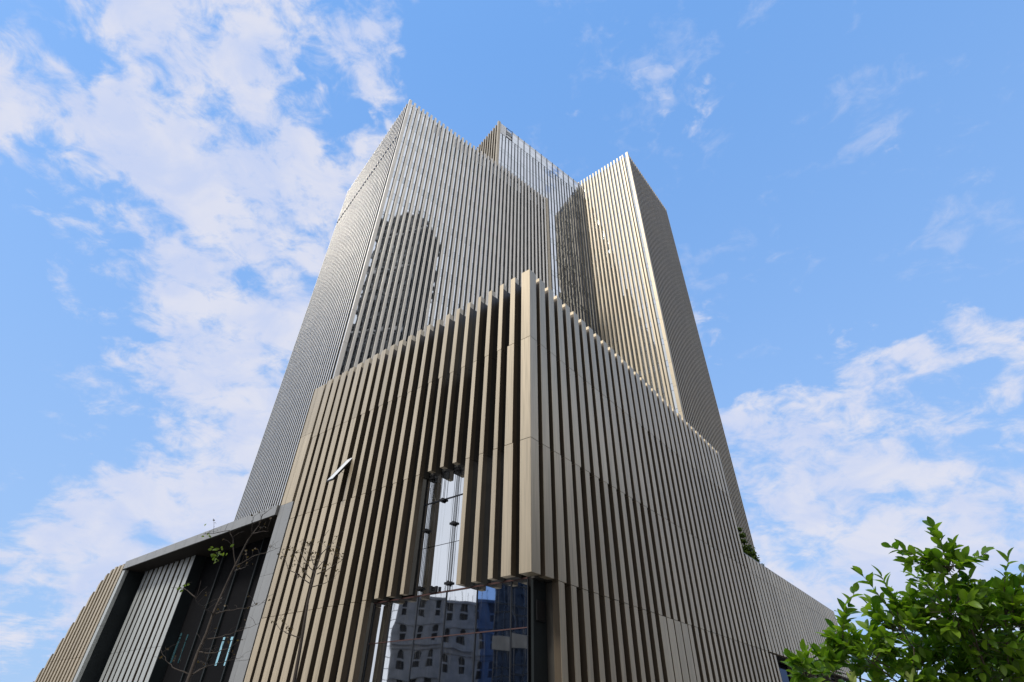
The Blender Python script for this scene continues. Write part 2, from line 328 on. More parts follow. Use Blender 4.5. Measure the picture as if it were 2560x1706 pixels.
CAM = Vector((0, 0, 1.6))
def pane_field(parent, cells, axis, plane, mats, name='glass_pane', tilt=0.25, gap=0.035, keep=300, thick=0.012):
    """cells: (a0,a1,z0,z1,matkey). The nearest `keep` become panes of their own, the rest one joined part."""
    az = parent.rotation_euler.z; ca, sa = math.cos(az), math.sin(az); L = parent.location
    def world(a, z):
        x, y = (plane, a) if axis == 'y' else (a, plane)
        return Vector((L.x+x*ca-y*sa, L.y+x*sa+y*ca, z+L.z))
    cells = sorted(cells, key=lambda c: (world((c[0]+c[1])/2, (c[2]+c[3])/2)-CAM).length/max(0.2, math.sqrt((c[1]-c[0])*(c[3]-c[2]))))
    rest = {}
    for i, (a0, a1, z0, z1, mk) in enumerate(cells):
        a0 += gap/2; a1 -= gap/2; z0 += gap/2; z1 -= gap/2
        ta, tz = R(random.gauss(0, tilt)), R(random.gauss(0, tilt))
        w, h = a1-a0, z1-z0
        if i < keep:
            if axis == 'y':
                place(name, box_mesh(name, mk, thick, w, h), parent, (plane, a0, z0), (0, ta, tz))
            else:
                place(name, box_mesh(name, mk, w, thick, h), parent, (a0, plane, z0), (ta, 0, tz))
        else:
            b = rest.setdefault(mk, MB()); da = math.tan(tz)*w/2; dz = math.tan(ta)*h/2
            q = [(-da-dz, a0, z0), (da-dz, a1, z0), (da+dz, a1, z1), (-da+dz, a0, z1)]
            pts = [(plane+o, a, z) for o, a, z in q] if axis == 'y' else [(a, plane+o, z) for o, a, z in q]
            if axis == 'y': pts = pts[::-1]
            b.poly(pts)
    for mk, b in rest.items():
        place('glazing', b.mesh('glazing', mk), parent, kind='stuff')

# ------------------------------------------------------------------ ground
def sheet(name, m, x0, x1, y0, y1, z): 
    b = MB(); b.poly([(x0, y0, z), (x1, y0, z), (x1, y1, z), (x0, y1, z)]); o = place(name, b.mesh(name, m)); o['kind'] = 'structure'; return o
sheet('ground', 'asphalt', -900, 900, -900, 900, -0.16)
AZ_A, AZ_B = 39.461, 51.405
P0 = (0.985, 21.98, 0.0)
pv = bpy.data.objects.new('pavement', box_mesh('pavement', 'paving', 96, 86, 0.15)); COL.objects.link(pv)
pv.location = (P0[0], P0[1], -0.151); pv.rotation_euler = (0, 0, R(90-AZ_A)); pv['kind'] = 'structure'
pv.data = (lambda b: (b.box(-19, 70, -18, 70, 0, 0.15), b.mesh('pavement', 'paving'))[1])(MB())
kb = bpy.data.objects.new('kerb', (lambda b: (b.box(-19.2, -19.0, -18.2, 70, 0, 0.155), b.box(-19.0, 70, -18.2, -18.0, 0, 0.155), b.mesh('kerb', 'kerb'))[2])(MB()))
COL.objects.link(kb); kb.location = pv.location; kb.rotation_euler = pv.rotation_euler; kb['kind'] = 'structure'
rm = MB()
for i in range(-6, 14): rm.box(-24.1, -23.95, i*6, i*6+3, 0, 0.004)
for i in range(-4, 12): rm.box(i*6, i*6+3, -23.1, -22.95, 0, 0.004)
o = place('road_marking', rm.mesh('road_marking', 'paint'), None, (P0[0], P0[1], -0.156), (0, 0, R(90-AZ_A))); o['kind'] = 'structure'

# ------------------------------------------------------------------ podium
pod = thing('podium_building', P0, AZ_A, 'bronze finned corner podium with a tall glass slot standing in front of the towers', 'building')
Z1, Z2, Z3, ZT = 6.65, 12.64, 18.73, 23.87
JG = 0.028
part_box('corner_pillar', 'fin', pod, 0, .64, 0, .64, Z1, Z2-JG/2, .012)
part_box('corner_pillar', 'fin', pod, 0, .64, 0, .64, Z2+JG/2, Z3-JG/2, .012)
part_box('corner_pillar', 'fin', pod, 0, .64, 0, .64, Z3+JG/2, ZT+.02, .012)
part_box('joint_core', 'joint', pod, .02, .62, .02, .62, Z1+.05, ZT-.05)
def lerp(a, b, t): return a+(b-a)*max(0.0, min(1.0, t))
def wl(i, s):
    """fin widths on the street front, by fin number and tier"""
    if i == 1: return (.0, .54, .48, .36)[s]
    j = random.Random(i*7+s).uniform(-.025, .025)
    if s == 3: return (.30 if i < 6 else .34 if i < 9 else lerp(.36, .62, (i-9)/10.0))+j
    if s == 2: return (.27 if i < 9 else .36 if i < 16 else .56)+j*.5
    if s == 1: return (.27 if i < 9 else .31 if i < 13 else lerp(.38, .58, (i-13)/4.0))+j*.5
    return (.31 if i < 13 else lerp(.42, .6, (i-13)/4.0))+j*.5
def fin_left(i, s, z0, z1, top=False):
    w = wl(i, s); r = .19+.94*i
    if i == 1 and s == 1: r -= .05
    deep = .35 if (i, s) in ((8, 1), (11, 0)) else .75
    place('fin', fin_mesh('fin', w, z1-z0, .35, deep, 'y', 'fin', 'fin_rear', .35 if top else 0, lit_top=.42 if top else 0), pod, (0, r, z0))
for i in range(1, 22):
    fin_left(i, 3, Z3+JG/2, ZT-.004*i, True)
    fin_left(i, 2, Z2+JG/2, Z3-JG/2)
    if i not in (5, 6, 7): fin_left(i, 1, Z1+(0 if 1 <= i <= 10 else JG/2), Z2-JG/2)
    if i >= 11: fin_left(i, 0, -.1, Z1-JG/2)
# flat end panel and the grey portal leg under it
for a, b_ in ((20.86, 21.72), (21.735, 22.28)):
    for z0, z1 in ((13.93, 19.24), (19.26, 23.64)):
        part_box('cladding_panel', 'fin', pod, 0.0, .3, a, b_, z0, z1)
    for z0, z1 in ((-.1, 4.5), (4.515, 9.2), (9.215, 13.91)):
        part_box('cladding_panel', 'grey', pod, -.01, .5, a-.2 if a < 21 else a, b_, z0, z1, label='plain grey portal leg panel')
# street-front dark backing (never where there is glass)
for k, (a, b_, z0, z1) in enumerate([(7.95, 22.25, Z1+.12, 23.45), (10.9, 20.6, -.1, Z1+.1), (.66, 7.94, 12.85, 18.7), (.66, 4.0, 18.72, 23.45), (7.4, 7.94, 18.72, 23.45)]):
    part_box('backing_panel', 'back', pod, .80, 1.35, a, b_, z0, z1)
mull = [.84, 1.73, 3.69, 5.63, 7.56, 9.5, 10.86]
cells = []
for a, b_ in zip(mull, mull[1:]):
    for z0, z1 in ((.02, 2.9), (2.9, 4.83), (4.83, Z1+.02)): cells.append((a, b_, z0, z1, 'glass_pod'))
for a, b_ in ((1.73, 3.69), (3.69, 5.63), (5.63, 7.90)):
    for z0, z1 in ((Z1+.02, 8.9), (8.9, 11.24), (11.24, 12.84)): cells.append((a, b_, z0, z1, 'glass_pod'))
for a, b_ in ((4.0, 5.1), (5.1, 6.2), (6.2, 7.4)):
    for z0, z1 in ((18.72, 21.0), (21.0, 23.3)): cells.append((a, b_, z0, z1, 'glass_pod'))
pane_field(pod, cells, 'y', .88, None, tilt=0.12, gap=0.03)
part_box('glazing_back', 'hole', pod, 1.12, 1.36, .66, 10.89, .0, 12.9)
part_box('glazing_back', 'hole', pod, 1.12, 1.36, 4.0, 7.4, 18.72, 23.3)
for a in mull: part_box('mullion', 'frame', pod, .845, .875, a-.022, a+.022, 0, Z1)
for z in (2.9, 4.83): part_box('transom', 'red', pod, .852, .872, .84, 10.86, z-.02, z+.02)
part_box('transom', 'red', pod, .83, .876, .84, 10.86, Z1-.01, Z1+.05)
for z in (11.24, 12.84): part_box('transom', 'frame', pod, .84, .87, 1.7, 7.93, z-.025, z+.025)
# spider trusses in the glass slot
def truss(v, zlo, zhi, offs, clamps):
    t = MB()
    for o_, rad in offs: t.tube([(.79, v+o_, zlo), (.79, v+o_, zhi)], rad, 6)
    ob = place('tension_truss', t.mesh('tension_truss', 'steel'), pod)
    for z in clamps:
        c = MB(); c.box(.72, .84, v-.19, v+.19, z-.05, z+.05); c.box(.75, .82, v-.05, v+.05, z-.11, z+.11)
        place('clamp', c.mesh('clamp', 'steel'), ob)
truss(7.50, Z1, 12.9, ((-.13, .012), (0, .02), (.12, .012)), (12.62, 9.77, 6.98))
truss(5.53, Z1, 12.9, ((-.13, .012), (0, .02), (.12, .012)), (12.66, 9.80, 7.0))
truss(6.50, 11.2, 12.9, ((-.14, .014), (.14, .014)), (11.2,))
c = MB(); c.box(.72, .82, 6.2, 6.31, 6.70, 6.95); c.box(.72, .82, 6.57, 6.7, 6.70, 7.0); c.box(.74, .8, 6.3, 6.7, 6.68, 6.74)
place('clamp', c.mesh('clamp', 'steel'), pod)
c = MB(); c.tube([(.76, 7.36+.16*math.sin(t_*.5), 12.3-.11*t_-.06*math.cos(t_*.8)) for t_ in range(11)], .006, 5)
place('loose_cable', c.mesh('loose_cable', 'steel'), pod)
# propped-open vent
va, vb = 14.62, 15.25
vw = MB(); hz, hx, bz, bx = 15.55, .12, 13.75, -.98
vw.poly([(hx, va, hz), (hx, vb, hz), (bx, vb, bz), (bx, va, bz)])
ob = bpy.data.objects.new('vent_sash', None); bpy.data.objects.remove(ob)
pn = MB()
dx_, dz_ = -.045, .035
for (p, q) in (((hx, hz), (bx, bz)),):
    n0 = len(pn.v)
    pn.v += [(p[0], va, p[1]), (p[0], vb, p[1]), (q[0], vb, q[1]), (q[0], va, q[1]), (p[0]+dx_, va, p[1]+dz_), (p[0]+dx_, vb, p[1]+dz_), (q[0]+dx_, vb, q[1]+dz_), (q[0]+dx_, va, q[1]+dz_)]
    for f in ((0, 1, 2, 3), (7, 6, 5, 4), (0, 4, 5, 1), (1, 5, 6, 2), (2, 6, 7, 3), (3, 7, 4, 0)): pn.f.append(tuple(n0+i for i in f))
sash = place('open_vent', pn.mesh('open_vent', 'white'), pod)
fr = MB()
for v_ in (va-.03, vb): fr.poly([(hx-.05, v_, hz+.04), (bx-.05, v_, bz+.04), (bx+.03, v_, bz-.05), (hx+.03, v_, hz-.05)]); fr.poly([(hx-.05, v_+.03, hz+.04), (hx+.03, v_+.03, hz-.05), (bx+.03, v_+.03, bz-.05), (bx-.05, v_+.03, bz+.04)])
fr.box(bx-.07, bx+.03, va-.03, vb+.03, bz-.07, bz-.02)
for v_ in (va+.02, vb-.03):
    st = MB(); st.tube([(.10, v_, hz-.95), ((hx+bx)/2, v_, (hz+bz)/2)], .012, 5); place('stay', st.mesh('stay', 'steel'), sash)
place('sash_frame', fr.mesh('sash_frame', 'steel'), sash)

# side-street front (faces -y in podium axes)
def wr(i, s):
    u = .98+.9575*(i-1); j = random.Random(i*13+s).uniform(-.02, .02)
    if s == 3: return .60+j-.04*math.sin(u*.35)
    if s == 2: return (.58 if u < 12 else .52)+j
    if s == 1: return (.66 if u < 3.4 else .46 if u < 12 else .55)+j if u >= 3.4 else .62
    return (.44 if u < 11 else .84 if 11.2 < u < 14.5 else .5)+j
NR = 31
for i in range(1, NR+1):
    l = .98+.9575*(i-1)
    for s, z0, z1 in ((3, Z3+JG/2, ZT-.024*(i-1)), (2, Z2+JG/2, Z3-JG/2), (1, Z1+JG/2, Z2-JG/2), (0, -.1, Z1-JG/2)):
        if s == 0 and i == 1: continue
        w = wr(i, s)
        place('fin', fin_mesh('fin', w, z1-z0, .35, .76, 'x', 'fin', 'fin_rear', .35 if s == 3 else 0, lit_top=.24 if s == 3 else 0), pod, (l, 0, z0))
stuff = MB(); k2 = 0
for i in range(NR+1, 66):
    l = .98+.9575*(i-1)
    for (z0, z1, w) in ((12.44, 13.86, .76), (Z1+JG, 12.42, .74)):
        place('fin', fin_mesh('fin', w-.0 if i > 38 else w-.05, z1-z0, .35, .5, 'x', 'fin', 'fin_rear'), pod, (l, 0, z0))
    if l < 32.2: place('fin', fin_mesh('fin', .5, Z1, .35, .5, 'x', 'fin', 'fin_rear'), pod, (l, 0, -.1))
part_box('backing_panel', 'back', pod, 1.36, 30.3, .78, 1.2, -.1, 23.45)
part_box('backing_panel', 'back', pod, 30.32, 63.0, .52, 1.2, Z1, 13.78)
part_box('backing_panel', 'slate', pod, 1.0, 1.9, .655, .779, -.1, Z1-.05)
part_box('junction_box', 'steel', pod, 1.15, 1.7, .57, .65, 5.1, 5.85)
part_box('coping', 'grey', pod, 30.3, 63.0, .02, .6, 13.87, 13.93)
part_box('storefront', 'glass_dark', pod, 33.2, 63, 1.6, 1.7, 0, Z1-.05)
for k in range(5): part_box('storefront_column', 'stone', pod, 33.0+k*6, 33.7+k*6, .4, 1.1, 0, Z1-.02)
part_box('volume', 'roof', pod, 1.36, 30.2, 1.21, 22.2, 0.01, 23.2)
part_box('volume', 'roof', pod, 30.33, 63, 1.75, 40, 0.01, 13.6)

# ------------------------------------------------------------------ portal wing on the left
wing = thing('entrance_wing', (P0[0], P0[1], 0), AZ_A, 'low wing with a deep grey portal and silver fins left of the podium', 'building')
v = 22.46; k = 0
while v < 49.7:
    w = min(2.02, 49.72-v); part_box('fascia_panel', 'grey', wing, -.16, .1, v, v+w-.018, 13.28, 13.98); v += w
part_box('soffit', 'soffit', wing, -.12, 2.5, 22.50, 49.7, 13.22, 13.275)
part_box('portal_roof', 'roof', wing, .11, 9.0, 22.50, 49.7, 13.28, 13.9)
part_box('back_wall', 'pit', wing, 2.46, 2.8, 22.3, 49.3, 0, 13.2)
part_box('side_wall', 'slate', wing, .52, 2.45, 22.3, 22.44, 0, 13.2)
# silver finned bay
nb = 10; pitch = (48.95-37.95)/nb
for i in range(nb):
    a = 37.95+pitch*i
    w_ = (.72, .78, .62, .74, .66)[i % 5]
    for z0, z1 in ((-.1, 6.3), (6.32, 13.2)): place('silver_fin', fin_mesh('silver_fin', w_, z1-z0, .3, .3, 'y', 'greyfin', 'greyfin'), wing, (1.5, a+.02, z0))
part_box('bay_wall', 'back', wing, 1.82, 2.45, 37.93, 48.97, 0, 13.21)
part_box('side_wall', 'slate', wing, 1.51, 2.45, 37.87, 37.925, 0, 13.2)
part_box('side_wall', 'slate', wing, .32, 2.45, 49.42, 49.8, 0, 13.2)
# dark uprights and slot windows in the recess
for a in (24.5, 28.0, 31.0, 34.2): part_box('upright', 'slate', wing, 2.3, 2.455, a, a+.16, 0, 13.2)
for (a, b_, z0, z1) in ((37.25, 37.6, 5.2, 6.75), (37.2, 37.55, 6.82, 7.02), (37.2, 37.55, 7.06, 7.28), (36.0, 36.18, 5.15, 6.6), (36.0, 36.2, 6.68, 7.1), (29.62, 29.92, 4.75, 6.25), (29.62, 29.92, 6.32, 6.5), (28.35, 28.6, 4.7, 6.2), (28.3, 28.75, 6.25, 6.45)):
    part_box('slot_window', 'glass_cyan', wing, 2.42, 2.452, a, b_, z0, z1)
# left fins with the raked head
pill = (49.38, 50.05)
for z0, z1 in ((-.1, 8.4), (8.42, 13.2)): part_box('wing_pillar', 'greyfin', wing, -.02, .3, pill[0], pill[1], z0, z1, .012)
RAKE = [(50.0, 13.92), (53.0, 13.92), (54.6, 13.45), (55.5, 12.85), (56.6, 11.62), (58.4, 9.05), (60.5, 6.2), (61.7, 4.85), (65.0, 1.0)]
def rake(a):
    for (p, q), (p2, q2) in zip(RAKE, RAKE[1:]):
        if a <= p2: return q+(q2-q)*(a-p)/(p2-p)
    return RAKE[-1][1]
def raked_prism(u0, u1, a, b_, z0, slack=0.0):
    b = MB(); n = 0; ta, tb = rake(a)-slack, rake(b_)-slack
    b.v = [(u0, a, z0), (u1, a, z0), (u1, b_, z0), (u0, b_, z0), (u0, a, ta), (u1, a, ta), (u1, b_, tb), (u0, b_, tb)]
    b.f = [(3, 2, 1, 0), (4, 5, 6, 7), (0, 1, 5, 4), (1, 2, 6, 5), (2, 3, 7, 6), (3, 0, 4, 7)]
    return b
for i in range(15):
    a = 50.45+.965*i; w_ = .50 if i < 3 else .44
    t = rake(a+w_)
    if t > 6.4:
        place('raked_fin', box_mesh('raked_fin', 'fin', .35, w_, 6.12, .012), wing, (0, a, -.1))
        place('raked_fin', raked_prism(0, .35, a, a+w_, 6.04).mesh('raked_fin', 'fin'), wing)
    else: place('raked_fin', raked_prism(0, .35, a, a+w_, -.1).mesh('raked_fin', 'fin'), wing)
for (a, b_) in zip([50.06, 53.0, 54.6, 55.5, 56.6, 58.4, 60.5, 61.7], [52.99, 54.59, 55.49, 56.59, 58.39, 60.49, 61.69, 65.0]):
    place('raked_wall', raked_prism(.36, .7, a, b_, 0, .12).mesh('raked_wall', 'back'), wing)

# ------------------------------------------------------------------ towers
FLOOR = 4.2
def rows(f0, z0, z1, sp=1.28):
    out = []; f = f0
    while f > z0: f -= FLOOR
    while f < z1:
        for a, b_, m_ in ((f, f+sp, 's'), (f+sp, f+FLOOR, 'v')):
            a2, b2 = max(a, z0), min(b_, z1)
            if b2-a2 > .3: out.append((a2, b2, m_))
        f += FLOOR
    return out
def seg_pillar(par, name, m, x0, x1, y0, y1, z0, z1, f0):
    z = f0
    while z > z0: z -= FLOOR
    while z < z1:
        a, b_ = max(z, z0)+.015, min(z+FLOOR, z1)-.015
        if b_-a > .2: part_box(name, m, par, x0, x1, y0, y1, a, b_, .015)
        z += FLOOR
    part_box('joint_core', 'joint', par, x0+.03, x1-.03, y0+.03, y1-.03, z0+.02, z1-.05)

# left tower: local x = front face (towards the right), y = depth to the back left
LT0 = (-16.66, 40.18, 0.0)
lt = thing('left_tower', LT0, AZ_B, 'nearest, lowest tower with pale fins over sky reflecting glass, left of the glass tower', 'tower')
LTB, LTT = 13.99, 78.95
seg_pillar(lt, 'corner_pillar', 'fin_tower', 0, .47, 0, .30, LTB, LTT, 27.5)
seg_pillar(lt, 'end_pillar', 'fin_warm', 28.55, 29.05, 0, .5, 20, LTT, 27.5)
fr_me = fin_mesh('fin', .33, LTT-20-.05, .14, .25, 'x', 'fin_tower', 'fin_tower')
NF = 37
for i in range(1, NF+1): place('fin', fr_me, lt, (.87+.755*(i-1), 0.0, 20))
cells = []
bright = random.Random(5)
for i in range(-1, NF):
    a = .87+.755*i+.17 if i >= 0 else .24
    b_ = .87+.755*(i+1)+.17 if i < NF-1 else 28.6
    for z0, z1, m_ in rows(59.62, 21.9, 73.0): cells.append((a, b_, z0, z1, 'glass' if m_ == 'v' else 'spandrel'))
    cells.append((a, b_, 73.0, 75.35, 'spandrel'))
    cells.append((a, b_, 75.35, 77.55, 'frost' if bright.random() < .55 else 'glass'))
    cells.append((a, b_, 77.55, 78.45, 'spandrel'))
pane_field(lt, cells, 'x', .28, None, tilt=.10, gap=.05)
part_box('mullion_backing', 'frame', lt, .3, 28.55, .34, .6, 20, 78.3)
# sun side of the left tower: closely spaced fins over dark panels
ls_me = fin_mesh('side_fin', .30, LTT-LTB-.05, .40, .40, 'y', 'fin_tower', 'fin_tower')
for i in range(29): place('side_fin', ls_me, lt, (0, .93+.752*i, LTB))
part_box('side_wall', 'back', lt, .42, .6, .61, 22.5, LTB, 77.9)
part_box('volume', 'roof', lt, .61, 28.5, .62, 22.4, LTB, 77.4)
bk = box_mesh('bracket', 'steel', .12, .42, .30)
for i in range(28): place('bracket', bk, lt, (-.06, 1.22+.752*i, 69.75))
# pale glass tower in the middle
CT0 = (-3.63, 54.88, 0.0)
ct = thing('centre_tower', CT0, AZ_B, 'pale glass tower with thin dark mullions rising between the two finned towers', 'tower')
CTT = 99.2
seg_pillar(ct, 'corner_pillar', 'fin_warm', -.12, .45, -.1, .32, 60, CTT, 95.6)
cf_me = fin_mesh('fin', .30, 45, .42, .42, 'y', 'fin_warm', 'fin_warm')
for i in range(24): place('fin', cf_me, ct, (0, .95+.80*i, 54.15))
part_box('side_wall', 'back', ct, .44, .6, .33, 20, 50, 98.6)
part_box('volume', 'roof', ct, .65, 40, .45, 20, 40, 98.3)
ups = [.46, 1.15]+[1.15+.80*k_ for k_ in range(1, 31)]
cells = []
for a, b_ in zip(ups, ups[1:]):
    for z0, z1, m_ in rows(93.85, 33, 95.6, 1.08): cells.append((a, b_, z0, z1, 'glass_ct' if m_ == 'v' else 'spandrel'))
pane_field(ct, cells, 'x', .08, None, tilt=.13, gap=.045)
part_box('mullion_backing', 'frame', ct, .46, 25.5, .15, .3, 30, 95.6)
part_box('cladding_panel', 'white', ct, .46, 1.98, .04, .2, 95.65, 99.1)
# louvred opening beside the corner
lv = MB(); lv.box(2.02, 3.62, .03, .10, 95.7, 95.85); lv.box(2.02, 3.62, .03, .10, 98.95, 99.1); lv.box(2.02, 2.10, .03, .10, 95.86, 98.94); lv.box(3.54, 3.62, .03, .10, 95.86, 98.94)
lou = place('louvre_opening', lv.mesh('louvre_opening', 'steel'), ct)
part_box('recess', 'roof', lou, 2.1, 3.54, .40, .44, 95.86, 98.9)
for k_ in range(3): part_box('louvre_blade', 'white' if k_ != 1 else 'grey', lou, 2.12, 3.52, .12, .34, 96.15+.95*k_, 96.78+.95*k_)
cells = []
for k_ in range(14):
    a = 3.66+1.6*k_
    cells.append((a, a+1.58, 95.65, 97.0, 'spandrel')); cells.append((a, a+1.58, 97.0, 98.35, 'glass_ct')); cells.append((a, a+1.58, 98.35, 99.15, 'frost'))
pane_field(ct, cells, 'x', .06, None, name='parapet_pane', tilt=.1, gap=.03)
mu = box_mesh('mullion', 'frame', .065, .13, 62.6); mu2 = box_mesh('mullion', 'frame', .065, .13, 66.2)
for i, a in enumerate(ups[1:]): place('mullion', mu2 if i % 2 == 1 and i > 2 else mu, ct, (a-.032, -.06, 33))
# warm tower on the right
RT0 = (24.03, 62.54, 0.0)
rtw = thing('right_tower', RT0, AZ_A, 'tall warm toned finned tower at the right with its corner edge towards the street', 'tower')
RTT = 101.5
seg_pillar(rtw, 'corner_pillar', 'fin_warm', 0, .35, -.1, .45, 13.96, RTT, 24.9)
rf_me = fin_mesh('fin', .33, RTT-25.1, .14, .28, 'y', 'fin_warm', 'fin_warm')
vs = [1.0]+[1.55+.765*k_ for k_ in range(15)]
for a in vs: place('fin', rf_me, rtw, (0, a, 25))
cells = []
edges = [.46]+[a+.17 for a in vs]
for a, b_ in zip(edges, edges[1:]):
    for z0, z1, m_ in rows(91.7, 25, 98.2, 1.15): cells.append((a, b_, z0, z1, 'glass_rt' if m_ == 'v' else 'spandrel'))
    cells.append((a, b_, 98.2, 100.6, 'glass_rt'))
pane_field(rtw, cells, 'y', .31, None, tilt=.12, gap=.05)
part_box('mullion_backing', 'frame', rtw, .37, .6, .61, 12.5, 25, 100.5)
rs_me = fin_mesh('side_fin', .29, RTT-13.96-.05, .40, .40, 'x', 'fin_warm', 'fin_warm')
for i in range(25): place('side_fin', rs_me, rtw, (.78+.765*i, 0, 13.96))
part_box('side_wall', 'back', rtw, .46, 19.7, .42, .6, 13.96, 100.8)
part_box('volume', 'roof', rtw, .65, 19.6, .62, 20, 13.96, 100.2)

# ------------------------------------------------------------------ buildings across the street (some show in the glass)
def facade_block(name, loc, az, w, dpt, h, label, wall, floors, bays, arch=(), rag=False):
    t = thing(name, loc, az, label, 'building')
    part_box('core', 'hole', t, 0, w, .5, dpt, 0, h-.3)
    fh = h/floors; bw = w/bays
    pier = MB(); band = MB()
    for i in range(bays+1): pier.box(i*bw-.45, i*bw+.45, 0, .5, 0, h-.2)
    for f in range(floors+1): band.box(-.46, w+.46, -.15, .49, max(0, f*fh-.45), min(h, f*fh+.45))
    for f in range(1, floors, 2): band.box(-.5, w+.5, -.45, -.16, f*fh+.2, f*fh+.4)
    place('wall', pier.mesh('wall', wall), t); place('cornice', band.mesh('cornice', wall), t)
    for f in range(floors):
        for i in range(bays):
            cx = (i+.5)*bw; b = MB()
            b.box(cx-bw*.5+.46, cx-.55, .05, .45, f*fh+.46, (f+1)*fh-.46); b.box(cx+.55, cx+bw*.5-.46, .05, .45, f*fh+.46, (f+1)*fh-.46)
            b.box(cx-.549, cx+.549, .06, .44, f*fh+.46, f*fh+1.0); b.box(cx-.549, cx+.549, .06, .44, f*fh+2.05, f*fh+2.3)
            if f in arch:
                zt = (f+1)*fh-1.1
                for k_ in range(6):
                    a1 = math.pi*k_/6; a2 = math.pi*(k_+1)/6
                    b.poly([(cx+.55*math.cos(a1), .07, zt+.55*math.sin(a1)), (cx+.55*math.cos(a2), .07, zt+.55*math.sin(a2)), (cx+.55*math.cos(a2), .07, zt+.64), (cx+.55*math.cos(a1), .07, zt+.64)])
            place('window', b.mesh('window', wall), t)
    if rag:
        sc = MB(); r = random.Random(3)
        for i in range(int(w/1.1)): sc.box(i*1.1, i*1.1+.07, .2, .27, h, h+r.uniform(.6, 2.6))
        for k_ in range(12): sc.box(w+.3, w+1.5, .2, .28, 3+k_*1.5, 3.08+k_*1.5)
        for q in (w+.35, w+1.4): sc.box(q, q+.06, .1, .16, 0, h-1)
        place('scaffold', sc.mesh('scaffold', 'steel'), t)
    return t
def glass_block(name, loc, az, w, dpt, h, label, gm, fh, bw, bandm=None, bandz=()):
    t = thing(name, loc, az, label, 'building')
    part_box('core', gm, t, 0, w, .1, dpt, 0, h)
    b = MB()
    nb_ = int(w/bw)
    for i in range(nb_+1): b.box(i*bw-.05, i*bw+.05, -.06, .099, 0, h)
    k_ = 0
    while k_*fh < h: b.box(0, w, -.03, .098, k_*fh-.06, k_*fh+.06); b.box(0, w, -.03, .098, k_*fh+1.1, k_*fh+1.2); k_ += 1
    place('mullion_grid', b.mesh('mullion_grid', 'frame'), t, kind='stuff')
    for z0, z1 in bandz: part_box('stone_band', bandm, t, -.3, w+.3, -.35, .097, z0, z1)
    return t
facade_block('stone_building', (-80, 12.0, 0), 0, 15.6, 16, 20.3, 'unfinished grey stone building with arched windows mirrored in the lobby glass', 'stone_dark', 5, 6, arch=(2, 3), rag=True)
glass_block('blue_glass_building', (-64, -12.2, 0), 0, 25.6, 18, 52, 'blue glass block with a pale stone band mirrored in the lobby glass', 'glass_blue', 4.0, 1.5, 'stone', ((11.4, 13.4),))
glass_block('dark_office_tower', (72.5, -1.5, 0), 180, 20, 20, 173, 'dark office tower across the street mirrored in the left tower', 'pit', 4.2, 1.6, 'stone_dark', ((50.0, 51.2), (80, 81.2), (110, 111.2), (140, 141.2), (160, 161.2)))
for k_, (u_, w_, h_, lab) in enumerate(((24, 26, 46, 'unseen dark masonry block opposite the side front, nearest the corner'), (-5, 30, 54, 'tallest unseen dark masonry block opposite the side front'), (-38, 30, 43, 'unseen dark masonry block behind the camera, furthest left of its row'))):  # unseen row, added to darken what the fins reflect
    facade_block('opposite_block', (P0[0]+u_*math.sin(R(AZ_A))+46*math.cos(R(AZ_A)), P0[1]+u_*math.cos(R(AZ_A))-46*math.sin(R(AZ_A)), 0), AZ_A+180, w_, 18, h_, lab, 'brick_dark', int(h_/3.8), int(w_/3))
for k_, (az_, d_, w_, h_, lab) in enumerate(((57.5, 33, 14, 15, 'unseen low dark masonry house nearest the camera on the side street'), (56.2, 50, 20, 23, 'unseen middle dark masonry block on the side street'), (55.0, 74, 42, 36, 'unseen long tall dark masonry block at the far end of the side street'))):  # unseen blocks, added and stepped to darken the side front's low reflections
    a_ = R(az_); facade_block('street_block', (math.sin(a_)*(d_+w_), math.cos(a_)*(d_+w_), 0), az_+180, w_, 18, h_, lab, 'brick_dark', max(3, int(h_/3.8)), max(3, int(w_/3)))

# ------------------------------------------------------------------ plants
def leaf_mesh(name, L_, Wd, m, fold=.35, curl=.25):
    """pointed oval leaf, folded on its midrib and curled along its length; lies along +x"""
    prof = [(0, .06), (.14, .60), (.36, .98), (.62, .98), (.84, .62), (1.0, .04)]
    v = []; f = []
    for (t, w) in prof:
        x = L_*t; z = -curl*L_*t*t; h = Wd*.5*w
        v += [(x, -h, z+fold*h), (x, 0, z), (x, h, z+fold*h)]
    for i in range(len(prof)-1):
        a = i*3; f += [(a, a+3, a+4, a+1), (a+1, a+4, a+5, a+2)]
    me = bpy.data.meshes.new(name); me.from_pydata(v, [], f); me.materials.append(M[m]); me.polygons.foreach_set('use_smooth', [True]*len(me.polygons)); me.update(); return me
def join_leaves(name, items, m, parent, L_=.09, Wd=.045, curl=.25, fold=.35, label=None):
    base = leaf_mesh('leaf_shape', L_, Wd, m, fold, curl); bv = [v.co.copy() for v in base.vertices]; bf = [tuple(p.vertices) for p in base.polygons]
    V = []; F = []
    for (mw, s) in items:
        n = len(V); V += [tuple(mw @ (c*s)) for c in bv]; F += [tuple(n+i for i in q) for q in bf]
    me = bpy.data.meshes.new(name); me.from_pydata(V, [], F); me.materials.append(M[m]); me.polygons.foreach_set('use_smooth', [True]*len(me.polygons)); me.update()
    return place(name, me, parent, kind='stuff', label=label)
def frame_at(p, d, roll):
    d = d.normalized(); a = d.cross(Vector((0, 0, 1))); a = a if a.length > 1e-3 else Vector((0, 1, 0)); a.normalize(); b = a.cross(d)
    q = Matrix((d, -a, b)).transposed().to_4x4()     # columns: x=d, y=-a, z=b
    return Matrix.Translation(p) @ q @ Matrix.Rotation(roll, 4, 'X')
rl = random.Random(21)
